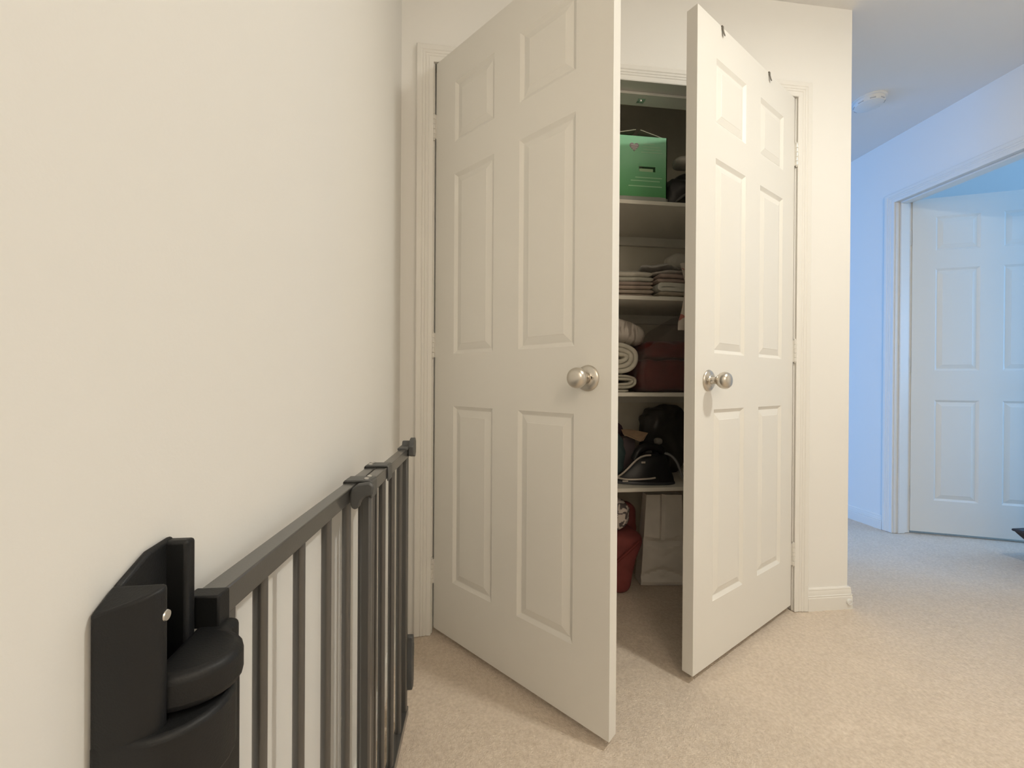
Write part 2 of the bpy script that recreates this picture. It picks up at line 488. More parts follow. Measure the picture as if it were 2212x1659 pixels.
COLS = [(0.103, 0.292), (0.398, 0.594)]
DW, DH, GAP = 0.703, 2.032, 0.024
d1 = make_door('door_1', DW, DH, 1, (0.1245, -0.004, GAP), R(-48.707), COLS, 'left white six-panel closet door swung open towards the black gate')
d2 = make_door('door_2', DW, DH, -1, (1.5375, -0.004, GAP), R(28.633), COLS, 'right white six-panel closet door with hooks over its top edge')
add_knob(d1, 0.636, 0.899, 0.0170)
add_knob(d2, -0.627, 0.897, -0.0170)
add_hinges(d1, 1, (1.805, 1.02, 0.205)); add_hinges(d2, -1, (1.805, 1.02, 0.205))
d3 = make_door('door_3', 0.762, DH, 1, (2.962, 0.712, 0.016), R(-23.1), [(0.115, 0.327), (0.435, 0.647)], 'white six-panel door ajar at the far side of the hall, in blue daylight')
add_knob(d3, 0.695, 0.905, 0.0170)
for zc in (1.80, 1.02, 0.225):
    bm = bmesh.new()
    box(bm, -0.030, 0.0, 0.003, 0.006, zc - 0.045, zc + 0.045)
    lathe(bm, [(0, zc - 0.045), (0.0058, zc - 0.045), (0.0058, zc + 0.045), (0, zc + 0.045)], Matrix.Translation((-0.004, DT + 0.004, 0)), 12)
    box(bm, -0.002, 0.0, 0.003, DT + 0.004, zc - 0.045, zc + 0.045)
    obj('hinge', bm, HINGE, d3)

# roller-catch strike under the head
bm = bmesh.new()
box(bm, 0.915, 0.945, 0.066, 0.092, OH - 0.0125, OH - 0.0105)
lathe(bm, [(0, OH - 0.0185), (0.005, OH - 0.0175), (0.0065, OH - 0.0125), (0, OH - 0.0125)], Matrix.Translation((0.930, 0.079, 0)), 12)
lathe(bm, [(0, OH - 0.0135), (0.0025, OH - 0.0135), (0.0025, OH - 0.0120), (0, OH - 0.0120)], Matrix.Translation((0.919, 0.079, 0)), 8)
tag(obj('door_catch', bm, STEEL, smooth=True), 'small metal door catch under the head of the closet opening', 'catch')

# hooks over the right door
def over_hook(s, label, tw):
    t = thing('over_door_hook', label, 'hook', (0, 0, 0), 0, 'hooks over the right closet door')
    t.matrix_world = Matrix.Translation((1.5375, -0.004, GAP)) @ Matrix.Rotation(R(28.633), 4, 'Z')
    loc = t.location.copy()
    bm = bmesh.new()
    x = -s; z = DH
    box(bm, x - 0.005, x + 0.005, -0.0022, DT + 0.0015, z, z + 0.0016)
    box(bm, x - 0.005, x + 0.005, DT, DT + 0.0015, z - 0.022, z + 0.0016)
    obj('strap', bm, HOOKM, t)
    bm = bmesh.new()
    sec = [(-0.0018, 0.0016, 0, .0045), (-0.0022, -0.009, 0.0002, .0045), (-0.0026, -0.013, 0.0015, .0036), (-0.0034, -0.019, 0.0030, .0046), (-0.0050, -0.026, 0.0040, .0055), (-0.0060, -0.031, 0.0040, .0030)]
    for (ya, za, xa, wa), (yb, zb, xb, wb) in zip(sec, sec[1:]):
        v = []
        for yy, zz, xx, ww in ((ya, za, xa, wa), (yb, zb, xb, wb)):
            for dx in (-ww, ww):
                for dy in (0, -0.0016):
                    v.append(bm.verts.new((x + xx * tw + dx, yy + dy, z + zz)))
        for f in ((0, 1, 3, 2), (4, 6, 7, 5), (0, 4, 5, 1), (2, 3, 7, 6), (0, 2, 6, 4), (1, 5, 7, 3)):
            bm.faces.new([v[k] for k in f])
    obj('hook_tongue', bm, HOOKM, t)
over_hook(0.562, 'dull metal hook over the right closet door, nearer its free corner', 1)
over_hook(0.230, 'dull metal hook over the right closet door, nearer its hinges', 1)

# baseboard bumper at the corner
t = thing('door_bumper', 'small round white bumper on the baseboard at the wall corner', 'bumper', (1.789, -0.0125, 0.028))
bm = bmesh.new()
A = Matrix.Rotation(R(90), 4, 'X')
lathe(bm, [(0, -0.002), (0.0125, -0.002), (0.0125, 0.004), (0.0112, 0.007), (0.0085, 0.0075), (0.0080, 0.0055), (0, 0.0055)], A, 24)
obj('ring', bm, PLWHITE, t, smooth=True)
bm = bmesh.new()
box(bm, -0.0085, 0.0085, -0.0078, -0.0050, -0.0016, 0.0016, Matrix.Rotation(R(-32), 4, 'Y'))
obj('slot_bar', bm, RUBBER, t)

# smoke detector on the hall ceiling
t = thing('smoke_detector', 'round white smoke detector on the hall ceiling', 'smoke detector', (2.380, 0.462, CZ))
bm = bmesh.new()
lathe(bm, [(0, 0), (0.074, 0), (0.075, -0.006), (0.071, -0.009), (0, -0.009)], None, 40)
obj('base', bm, PLWHITE, t, smooth=True)
bm = bmesh.new()
lathe(bm, [(0, -0.008), (0.066, -0.009), (0.067, -0.020), (0.060, -0.030), (0.040, -0.036), (0, -0.038)], None, 40)
obj('cover', bm, PLWHITE, t, smooth=True, angle=35)
for k in range(8):
    a = k * PI / 4 + 0.2
    bm = bmesh.new()
    box(bm, 0.059, 0.0665, -0.012, 0.012, -0.0265, -0.0235, Matrix.Rotation(a, 4, 'Z'))
    obj('vent', bm, mat('vent_grey', (0.55, 0.55, 0.55), 0.7) if k == 0 else bpy.data.materials['vent_grey'], t)

# ceiling lamp of the hall (out of the picture to the right, it lights the scene)
t = thing('ceiling_lamp', 'round flush ceiling lamp of the hall, in front of the closet corner', 'lamp', (LAMP[0], LAMP[1], CZ))
bm = bmesh.new()
lathe(bm, [(0, 0), (0.12, 0), (0.12, -0.008), (0.055, -0.012), (0, -0.012)], None, 32)
obj('canopy', bm, PLWHITE, t, smooth=True)
t = thing('added_fill_canopy', 'unseen ceiling canopy added above the fill light behind the camera', 'lamp', (FILL_LOC[0], FILL_LOC[1], CZ))  # unseen fixture, added only to go with the fill light
bm = bmesh.new()
lathe(bm, [(0, 0), (0.06, 0), (0.055, -0.02), (0.006, -0.026), (0.004, -0.14), (0, -0.14)], None, 24)
obj('canopy', bm, PLWHITE, t, smooth=True)

# ------------------------------------------------------------------ safety gate
TH = math.atan(0.043)
g = thing('safety_gate', 'anthracite metal baby gate folded back along the left wall', 'gate')
GX, GY = 0.0225, -1.15
ga = Matrix.Translation((GX, GY, 0)) @ Matrix.Rotation(-TH, 4, 'Z')     # local y runs along the gate, away from the camera
g.matrix_world = ga
ZT, ZB = 0.738, 0.030
RW = 0.0205                                                            # rail section
def gpart(name, fn, m=GATE, bevel=0.0015, smooth=True, parent=None, seg=2, angle=40):
    bm = bmesh.new(); fn(bm)
    return obj(name, bm, m, parent or g, bevel=bevel, seg=seg, smooth=smooth, angle=angle)
h = RW / 2
N_END, F0, F1 = 0.520, 0.375, 0.755
FX = RW + 0.0015                                                       # offset of the second panel
gpart('top_rail', lambda b: box(b, -h, h, 0.010, N_END, ZT - 0.023, ZT))
gpart('bottom_rail', lambda b: box(b, -h, h, 0.010, N_END, ZB, ZB + 0.023))
gpart('top_rail', lambda b: box(b, FX - h, FX + h, F0, F1, ZT - 0.023, ZT))
gpart('bottom_rail', lambda b: box(b, FX - h, FX + h, F0, F1, ZB, ZB + 0.023))
gpart('rail_end_cap', lambda b: box(b, -h - 0.0028, h + 0.0028, -0.003, 0.012, ZT - 0.0255, ZT + 0.0008), PLASTIC)
def bar_mesh():
    bm = bmesh.new()
    n = 14
    A = [bm.verts.new((0.0072 * math.cos(2 * PI * k / n), 0.0055 * math.sin(2 * PI * k / n), ZB + 0.02)) for k in range(n)]
    B = [bm.verts.new((v.co.x, v.co.y, ZT - 0.02)) for v in A]
    for k in range(n):
        j = (k + 1) % n
        bm.faces.new((A[k], A[j], B[j], B[k]))
    bm.faces.new(list(reversed(A))); bm.faces.new(B)
    me = bpy.data.meshes.new('bar'); bm.to_mesh(me); bm.free(); me.materials.append(GATE)
    for p in me.polygons: p.use_smooth = True
    me.set_sharp_from_angle(angle=R(50))
    return me
bme = bar_mesh()
for x, ys in ((0, (0.084, 0.172, 0.260, 0.347, 0.435)), (FX, (0.412, 0.497, 0.584, 0.671))):
    for yy in ys:
        o = bpy.data.objects.new('bar', bme); C.objects.link(o); o.parent = g; o.location = (x, yy, 0)
gpart('end_post', lambda b: box(b, -0.009, 0.009, 0.014, 0.030, ZB + 0.01, ZT - 0.02), GATE, 0.004)
gpart('end_post', lambda b: box(b, -0.009, 0.009, N_END - 0.020, N_END - 0.004, ZB + 0.01, ZT - 0.02), GATE, 0.004)
gpart('end_post', lambda b: box(b, FX - 0.009, FX + 0.009, F0 + 0.003, F0 + 0.019, ZB + 0.01, ZT - 0.02), GATE, 0.004)
gpart('end_post', lambda b: box(b, FX - 0.009, FX + 0.009, F1 - 0.022, F1 - 0.004, ZB + 0.01, ZT - 0.02), GATE, 0.004)
# clips that hold the two panels together
def clip(y, xa, xb, zt, zb):
    def fn(b):
        prism(b, [(xa, zt + 0.0045), (xb, zt + 0.0045), (xb + 0.003, zt + 0.001), (xb + 0.003, zb - 0.004), (xb, zb - 0.004), (xb, zt + 0.0004), (xa, zt + 0.0004), (xa, zb - 0.004), (xa - 0.003, zb - 0.004), (xa - 0.003, zt + 0.001)], y - 0.017, y + 0.017, 'y')
    return gpart('clip', fn, CLIPP, 0.0012)
def bolt(par, x, y, z):
    bm = bmesh.new()
    lathe(bm, [(0, z), (0.0042, z), (0.0042, z + 0.0018), (0.003, z + 0.0028), (0, z + 0.003)], Matrix.Translation((x, y, 0)), 14)
    obj('bolt', bm, STEEL, par, smooth=True)
for zt in (ZT, ZB + 0.023):
    for y in (F0 + 0.010, N_END - 0.010):
        c = clip(y, -h, FX + h, zt, zt - 0.023)
        if zt == ZT:
            xs = (FX + 0.002, FX + 0.002) if y < 0.45 else (-0.002, -0.002)
            bolt(c, xs[0], y - 0.008, zt + 0.0043); bolt(c, xs[1], y + 0.010, zt + 0.0043)
# lever of the near clip
def lever(b):
    px = [(762, 1052), (772, 1044), (796, 1040), (804, 1048), (803, 1066), (788, 1070), (780, 1078), (775, 1091), (767, 1096), (760, 1092), (757, 1080), (757, 1064)]
    prism(b, [((u - 756) / 1264 + 0.0108, 0.738 - (v - 1054) / 1264) for u, v in px], 0.325, 0.335, 'y')
    box(b, h + 0.004, FX + h - 0.002, 0.333, F0 - 0.006, ZT - 0.018, ZT - 0.004)
gpart('clip_lever', lever, CLIPP, 0.003, seg=3)
# far corner fitting on top
def farfit(b):
    box(b, FX - h - 0.003, FX + h + 0.002, F1 - 0.045, F1 + 0.004, ZT - 0.002, ZT + 0.005)
    prism(b, [(F1 - 0.030, ZT - 0.018), (F1 + 0.006, ZT - 0.026), (F1 + 0.016, ZT - 0.014), (F1 + 0.016, ZT + 0.014), (F1 + 0.006, ZT + 0.025), (F1 - 0.008, ZT + 0.023), (F1 - 0.030, ZT + 0.006)], FX + h + 0.001, FX + h + 0.014, 'x')
    prism(b, [(F1 - 0.006, ZT), (F1 + 0.014, ZT), (F1 + 0.014, ZT + 0.016), (F1 + 0.004, ZT + 0.016)], FX - h, FX + h + 0.004, 'x')
gpart('latch_top', farfit, CLIPP, 0.002)
def farlow(b):
    prism(b, [(F1 - 0.010, 0.100), (F1 + 0.010, 0.095), (F1 + 0.018, 0.112), (F1 + 0.020, 0.205), (F1 + 0.012, 0.236), (F1 - 0.006, 0.238), (F1 - 0.006, 0.215), (F1 - 0.012, 0.200)], FX + 0.002, FX + h + 0.011, 'x')
    box(b, FX - h, FX + h + 0.012, F1 - 0.006, F1 + 0.016, 0.175, 0.212)
gpart('latch_bottom', farlow, CLIPP, 0.0025)

# wall housing at the near end (fixed to the left wall; local frame undone)
hs = bpy.data.objects.new('hinge_housing', bpy.data.meshes.new('hinge_housing'))
IG = ga.inverted()
def hpart(name, fn, m=PLASTIC, bevel=0.003, seg=3, parent=None):
    bm = bmesh.new(); fn(bm)
    for v in bm.verts: v.co = IG @ v.co
    return obj(name, bm, m, parent or g, bevel=bevel, seg=seg, smooth=True)
def plan(cz, inset=0.0):
    pass
def housing(b):
    zb = 0.50
    front = [(0.0005, -1.2250), (0.010, -1.2268), (0.024, -1.2255), (0.0335, -1.2215), (0.0365, -1.2165), (0.0365, -1.2105), (0.0005, -1.2080)]
    topz = [0.7650, 0.7690, 0.7735, 0.7755, 0.7765, 0.7775, 0.7765]
    A = [b.verts.new((x, y, zb)) for x, y in front]
    T = [b.verts.new((x, y, z)) for (x, y), z in zip(front, topz)]
    n = len(front)
    b.faces.new(list(reversed(A))); b.faces.new(T)
    for i in range(n):
        j = (i + 1) % n
        b.faces.new((A[i], A[j], T[j], T[i]))
    # back web and far fin
    prism(b, [(-1.209, 0.7755), (-1.183, 0.788), (-1.158, 0.790), (-1.158, zb), (-1.209, zb)], 0.0005, 0.0060, 'x')
    prism(b, [(-1.167, 0.7885), (-1.1565, 0.788), (-1.1565, zb), (-1.167, zb)], 0.0005, 0.0205, 'x')
hpart('hinge_housing', housing)
def lower_cup(b):
    # rounded cup below the pivot
    pts = []
    for k in range(13):
        a = -PI / 2 + k * PI / 12 * 1.0
        pts.append((0.028 + 0.035 * math.cos(a), -1.190 + 0.0368 * math.sin(a)))
    poly = [(0.0005, -1.2262)] + pts + [(0.0005, -1.150)]
    prism(b, poly, 0.638, 0.686, 'z')
hpart('housing_cup', lower_cup, PLASTIC, 0.004)
def pivot(b):
    pts = []
    for k in range(15):
        a = -PI * 0.56 + k * PI / 14 * 0.95
        pts.append((0.029 + 0.0365 * math.cos(a), -1.182 + 0.030 * math.sin(a)))
    poly = [(0.020, -1.196)] + pts + [(0.045, -1.137), (0.016, -1.137)]
    prism(b, poly, 0.6885, 0.7145, 'z')
hpart('hinge_pivot', pivot, PLASTIC, 0.006, 4)
def screw(b):
    lathe(b, [(0, 0), (0.0036, 0), (0.0032, 0.0010), (0, 0.0012)], Matrix.Translation((0.0363, -1.2130, 0.757)) @ Matrix.Rotation(R(90), 4, 'Y'), 14)
hpart('screw', screw, STEEL, 0)
def sticker(b):
    box(b, 0.0668, 0.0674, -1.200, -1.180, 0.60, 0.645)
def neck(b):
    box(b, 0.014, 0.042, -1.165, -1.133, 0.50, 0.680)
hpart('pivot_post', neck, PLASTIC, 0.003)

# ------------------------------------------------------------------ closet shelves
SY = 0.130
SHZ = [1.674, 1.276, 0.8725, 0.474]
for k, (z, lab) in enumerate(zip(SHZ, ('topmost white closet shelf, carrying the green box', 'white closet shelf under the stacks of folded linen',
                                       'white closet shelf under the cream rolls and the maroon blanket', 'lowest white closet shelf, under the clothes iron'))):
    t = thing('closet_shelf', lab, 'shelf', (0, 0, z), 0, 'closet shelves')
    boxes('shelf_board', SHELFM, [(0.001, 1.689, SY, 0.519, -0.0165, 0)], parent=t, bevel=0.0015)
    boxes('ledger_strip', SHELFM, [(0.02, 1.67, 0.500, 0.5195, -0.060, -0.0165)], parent=t, bevel=0.001)
    boxes('ledger_strip', SHELFM, [(0.001, 0.020, SY + 0.02, 0.5195, -0.060, -0.0165)], parent=t, bevel=0.001)
    boxes('ledger_strip', SHELFM, [(1.670, 1.689, SY + 0.02, 0.5195, -0.060, -0.0165)], parent=t, bevel=0.001)

# ------------------------------------------------------------------ things in the closet
def cloth(name, col, c, s, label, cat, group=None, seed=1, amp=0.003, p=4, n=9, rot=0, fr=14, m=None):
    bm = bmesh.new()
    mx = Matrix.Translation(c) @ Matrix.Rotation(rot, 4, 'Z')
    soft(bm, (0, 0, 0), s, seed, amp, p, n, fr)
    o = obj(name, bm, m or mat(name + '_fabric', col, 0.95, spec=0.1, var=0.10, vscale=25, bump=0.3, bscale=900), smooth=True, angle=180)
    o.matrix_world = mx
    return tag(o, label, cat, group)

# --- top shelf
mat_tray = mat('grey_mat', (0.42, 0.43, 0.38), 0.8, var=0.1)
cloth('folded_mat', None, (0.965, 0.285, SHZ[0] + 0.013), (0.262, 0.29, 0.024), 'flat grey folded mat under the green box on the top shelf', 'mat', seed=7, amp=0.001, p=8, m=mat_tray)
def green_mat():
    m, N, L, b = nt('green_printed_card')
    tc = N.new('ShaderNodeTexCoord')
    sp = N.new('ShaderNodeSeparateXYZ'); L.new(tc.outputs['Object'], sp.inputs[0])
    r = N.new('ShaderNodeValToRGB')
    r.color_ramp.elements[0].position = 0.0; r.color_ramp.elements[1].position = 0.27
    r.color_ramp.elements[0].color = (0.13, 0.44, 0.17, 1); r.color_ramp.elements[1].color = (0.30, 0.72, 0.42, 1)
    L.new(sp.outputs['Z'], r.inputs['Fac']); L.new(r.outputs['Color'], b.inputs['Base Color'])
    b.inputs['Roughness'].default_value = 0.28; b.inputs['Coat Weight'].default_value = 0.4
    t = N.new('ShaderNodeTexNoise'); t.inputs['Scale'].default_value = 30; L.new(tc.outputs['Object'], t.inputs['Vector'])
    bn = N.new('ShaderNodeBump'); bn.inputs['Strength'].default_value = 0.25; bn.inputs['Distance'].default_value = 0.004
    L.new(t.outputs['Fac'], bn.inputs['Height']); L.new(bn.outputs['Normal'], b.inputs['Normal'])
    return m
GREEN = green_mat()
BX0, BX1, BY0, BY1, BZ, BHh = 0.80, 1.092, 0.175, 0.42, SHZ[0] + 0.026, 0.268
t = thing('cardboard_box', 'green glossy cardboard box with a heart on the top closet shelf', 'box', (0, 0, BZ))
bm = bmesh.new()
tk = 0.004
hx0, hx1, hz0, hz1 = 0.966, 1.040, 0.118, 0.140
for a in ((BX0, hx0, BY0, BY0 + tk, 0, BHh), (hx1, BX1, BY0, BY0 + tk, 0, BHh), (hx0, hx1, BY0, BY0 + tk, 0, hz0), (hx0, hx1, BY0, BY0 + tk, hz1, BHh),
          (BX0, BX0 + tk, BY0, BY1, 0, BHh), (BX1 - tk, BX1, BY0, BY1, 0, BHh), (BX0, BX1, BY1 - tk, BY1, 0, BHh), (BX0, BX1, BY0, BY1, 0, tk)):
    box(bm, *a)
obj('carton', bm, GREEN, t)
CARD = mat('pale_card', (0.55, 0.55, 0.42), 0.8)
bm = bmesh.new(); box(bm, hx0 + 0.004, hx1 - 0.008, BY0 + 0.006, BY0 + 0.008, hz0 - 0.01, hz1 - 0.006); obj('handle_flap', bm, mat('pale_green_card', (0.50, 0.72, 0.45), 0.6), t)
for sgn in (-1, 1):
    bm = bmesh.new()
    mid = (BX0 + BX1) / 2 + 0.02
    xa = BX0 if sgn < 0 else BX1
    v = [(xa, BY0 + 0.01, BHh - 0.001), (xa, BY1 - 0.01, BHh - 0.001), (mid + sgn * 0.01, BY1 - 0.01, BHh + 0.032), (mid + sgn * 0.01, BY0 + 0.01, BHh + 0.032)]
    A = [bm.verts.new(p) for p in v]; B = [bm.verts.new((p[0], p[1], p[2] + 0.003)) for p in v]
    bm.faces.new(A); bm.faces.new(B)
    for i in range(4): bm.faces.new((A[i], A[(i + 1) % 4], B[(i + 1) % 4], B[i]))
    obj('lid_flap', bm, CARD, t)
hb = bmesh.new()
hp = []
for k in range(28):
    a = 2 * PI * k / 28
    hp.append((0.944 + 0.0013 * 16 * math.sin(a) ** 3, 0.222 + 0.0013 * (13 * math.cos(a) - 5 * math.cos(2 * a) - 2 * math.cos(3 * a) - math.cos(4 * a))))
prism(hb, hp, BY0 - 0.001, BY0, 'y')
hrt = obj('heart_print', hb, mat('grey_pink_ink', (0.34, 0.29, 0.29), 0.4), t)
bm = bmesh.new()
for z0, xa, xb in ((0.228, 0.930, 0.960), (0.219, 0.930, 0.958), (0.211, 0.936, 0.953)):
    box(bm, xa, xb, BY0 - 0.0018, BY0 - 0.0008, z0 - 0.003, z0 + 0.002)
obj('heart_lettering', bm, mat('pale_ink', (0.72, 0.66, 0.64), 0.5), hrt)
INK = mat('pale_green_ink', (0.42, 0.74, 0.46), 0.35)
for z0, xa, xb in ((0.236, 0.985, 1.035), (0.224, 0.980, 1.060), (0.212, 0.985, 1.066), (0.200, 0.975, 1.070), (0.092, 0.95, 1.07), (0.078, 0.93, 1.06), (0.055, 0.92, 1.07)):
    bm = bmesh.new()
    box(bm, xa, xb, BY0 - 0.0006, BY0 + 0.001, z0 - 0.0022, z0 + 0.0022)
    obj('printed_line', bm, INK, t)

BLK = mat('black_shiny_nylon', (0.035, 0.030, 0.030), 0.38, spec=0.6, bump=0.4, bscale=60)
t = thing('black_bag', 'crumpled black bag beside the green box on the top shelf', 'bag', (1.222, 0.31, SHZ[0]))
bm = bmesh.new(); soft(bm, (0, 0, 0.085), (0.24, 0.24, 0.17), 5, 0.022, 2.6, 14, 9); soft(bm, (0.035, 0.01, 0.15), (0.15, 0.17, 0.12), 9, 0.02, 2.4, 12, 11, flatb=False)
obj('bag_body', bm, BLK, t, smooth=True, angle=180)
bm = bmesh.new(); soft(bm, (-0.045, -0.118, 0.06), (0.09, 0.016, 0.012), 3, 0.002, 2.5, 6, 20, mx=Matrix.Translation((-0.04, -0.1, 0.06)) @ Matrix.Rotation(R(-35), 4, 'Y') @ Matrix.Translation((0.04, 0.1, -0.06)), flatb=False)
obj('strap', bm, mat('grey_strap', (0.16, 0.15, 0.14), 0.5), t, smooth=True, angle=180)
cloth('white_bundle', (0.62, 0.58, 0.52), (1.232, 0.270, SHZ[0] + 0.245), (0.12, 0.09, 0.045), 'small whitish bundle lying on top of the crumpled black bag', 'bundle', seed=4, amp=0.006, p=2.4)

# --- linen shelf
z = SHZ[1]
LIN = [('beige', (0.66, 0.62, 0.54)), ('sage', (0.60, 0.60, 0.53)), ('brown', (0.46, 0.37, 0.31)), ('taupe', (0.47, 0.38, 0.32)), ('dusty', (0.55, 0.47, 0.40)), ('mushroom', (0.50, 0.41, 0.35))]
def towel(c, s, col, label, group, seed, rot=0, folds=1):
    """folded towel: leaves joined by a rounded fold at the front"""
    t = bmesh.new()
    sx, sy, sz = s
    k = folds + 1
    lh = sz / k
    # profile in (y, z): a hairpin seen from the side, extruded in x with wobble
    prof = []
    nseg = 6
    for i in range(nseg + 1):
        a = PI / 2 + PI * i / nseg
        prof.append((-sy / 2 + sz / 2 + sz / 2 * math.cos(a), sz / 2 + sz / 2 * math.sin(a)))
    prof = [(sy / 2, sz), (sy / 6, sz), (-sy / 5, sz)] + prof + [(-sy / 5, 0), (sy / 6, 0), (sy / 2, 0)]
    nx = 22
    rows = []
    for i in range(nx + 1):
        u = i / nx
        x = -sx / 2 + sx * u
        e = min(u, 1 - u) * sx
        sh = 1 - max(0, 1 - e / (sz * 0.6)) ** 2 * 0.6
        row = []
        for (yy, zz) in prof:
            gw = 0.0030 * noise.noise(Vector(((x + c[0]) * 13, yy * 3, 4.2))) * min(1, (c[2] + zz - SHZ[1]) / 0.03)
            w_ = -abs(noise.noise(Vector((x * 16 + seed * 3.3, yy * 7, seed)))) * 0.16 * sz
            zc = sz / 2
            row.append(t.verts.new((x, yy + noise.noise(Vector((x * 14, seed * 2.1, 5))) * 0.004, zc + (zz - zc) * sh + gw + (w_ if zz > 0.6 * sz else 0))))
        rows.append(row)
    for A, B in zip(rows, rows[1:]):
        for i in range(len(prof)):
            j = (i + 1) % len(prof)
            t.faces.new((A[i], A[j], B[j], B[i]))
    t.faces.new(rows[0]); t.faces.new(list(reversed(rows[-1])))
    o = obj('folded_towel', t, mat('terry_cloth', col, 1.0, spec=0.05, var=0.10, vscale=30, bump=0.5, bscale=1100), smooth=True, angle=75)
    o.location = c; o.rotation_euler = (0, 0, rot)
    return tag(o, label, 'towel', group)
GL = 'folded linen in the left stack'
GRt = 'folded linen in the right stack'
hs_ = [0.0185, 0.0165, 0.0165, 0.0175, 0.0185, 0.0205]
cols = [(0.46, 0.37, 0.31), (0.52, 0.44, 0.37), (0.47, 0.38, 0.32), (0.45, 0.36, 0.31), (0.60, 0.58, 0.51), (0.66, 0.62, 0.54)]
ords = ['brown folded towel at the bottom of the left linen stack', 'dusty brown towel, second from the bottom of the left linen stack', 'taupe towel, third from the bottom of the left linen stack',
        'brown towel under the sage one in the left linen stack', 'pale sage towel under the beige one in the left linen stack', 'beige folded towel high in the left linen stack, under the grey cloth']
zz = z
for i in range(6):
    towel((0.925 + 0.004 * math.sin(i * 2.1), 0.295 + 0.003 * math.cos(i * 1.7), zz), (0.215 - 0.006 * (i % 2), 0.25, hs_[i]), cols[i], ords[i], GL, i + 1, 0.02 * math.sin(i * 3))
    zz += hs_[i] + 0.0008
cloth('folded_cloth', (0.50, 0.48, 0.43), (0.945, 0.34, zz + 0.015), (0.20, 0.20, 0.025), 'grey crumpled cloth on top of the left linen stack', 'cloth', GL, seed=12, amp=0.007, p=3, n=12, fr=20)
spec = [((0.70, 0.64, 0.54), 0.012, 'cream cloth at the bottom of the right linen stack'), ((0.56, 0.48, 0.38), 0.017, 'tan towel, second from the bottom of the right linen stack'),
        ((0.78, 0.75, 0.66), 0.038, 'thick white folded towel in the right linen stack'), ((0.50, 0.40, 0.35), 0.018, 'mauve brown towel above the white one in the right linen stack'),
        ((0.48, 0.38, 0.34), 0.018, 'mauve towel below the grey cloths in the right linen stack')]
zz = z
def ufold(c, s, col, label, group, seed):
    """towel folded once with the fold at its left end and the slit showing on the front"""
    t = bmesh.new()
    sx, sy, sz = s
    th = sz * 0.46
    out = [(sx / 2, sz)] + [(-sx / 2 + sz * 0.55 - i * 0 + (sx - sz * 0.55) * (1 - k / 8), sz) for i, k in ((0, k) for k in range(1, 9))]
    out += [(-sx / 2 + sz * 0.5 - sz * 0.5 * math.sin(PI * k / 10), sz / 2 + sz / 2 * math.cos(PI * k / 10)) for k in range(1, 10)]
    out += [(-sx / 2 + sz * 0.55 + (sx - sz * 0.55) * k / 8, 0) for k in range(9)]
    inn = [(sx / 2, th)] + [(-sx / 2 + sz * 0.6 + (sx - sz * 0.6) * (1 - k / 8), th + 0.0004 * k) for k in range(1, 9)]
    inn += [(-sx / 2 + sz * 0.42, sz / 2)]
    inn += [(-sx / 2 + sz * 0.6 + (sx - sz * 0.6) * k / 8, sz - th - 0.0004 * (8 - k) + 0.0) for k in range(0, 9)]
    loop = out + [(x, z_) for x, z_ in inn]
    rows = []
    for j, y in enumerate((-sy / 2, -sy / 2 + 0.004, -sy / 4, 0, sy / 4, sy / 2)):
        row = []
        for x, z_ in loop:
            sag = 0.0030 * noise.noise(Vector(((x + c[0]) * 13, y * 3, 4.2))) * min(1, (c[2] + z_ - SHZ[1]) / 0.03)
            k = 0.0012 if j == 0 else 0
            row.append(t.verts.new((x, y, z_ + sag + (k if z_ < 0.1 * sz else -k))))
        rows.append(row)
    n = len(loop)
    for A, B in zip(rows, rows[1:]):
        for i in range(n): t.faces.new((A[i], A[(i + 1) % n], B[(i + 1) % n], B[i]))
    t.faces.new(rows[0]); t.faces.new(list(reversed(rows[-1])))
    o = obj('folded_towel', t, mat('white_terry', col, 1.0, spec=0.05, var=0.08, vscale=30, bump=0.5, bscale=1100), smooth=True, angle=60)
    o.location = c
    return tag(o, label, 'towel', group)
for i, (c_, h_, l_) in enumerate(spec):
    if i == 2:
        ufold((1.152, 0.288, zz), (0.205, 0.245, h_), c_, l_, GRt, 3); zz += h_ + 0.0008; continue
    towel((1.152 + 0.004 * math.sin(i * 1.9), 0.285 + 0.004 * math.cos(i * 2.3), zz), (0.205, 0.24, h_), c_, l_, GRt, i + 11, 0.03 * math.sin(i * 2 + 1))
    zz += h_ + 0.0008
cloth('folded_cloth', (0.52, 0.47, 0.43), (1.150, 0.30, zz + 0.016), (0.20, 0.22, 0.024), 'grey mauve cloth under the peaked one in the right linen stack', 'cloth', GRt, seed=22, amp=0.006, p=3, n=12, fr=18)
cloth('folded_cloth', (0.55, 0.52, 0.49), (1.125, 0.33, zz + 0.054), (0.19, 0.18, 0.042), 'peaked grey crumpled cloth on top of the right linen stack', 'cloth', GRt, seed=31, amp=0.014, p=2.3, n=14, fr=15)
cloth('small_pillow', (0.68, 0.64, 0.57), (1.262, 0.37, z + 0.216), (0.15, 0.12, 0.085), 'small pale pillow on top of the right linen stack, at the back', 'pillow', seed=3, amp=0.008, p=2.6)
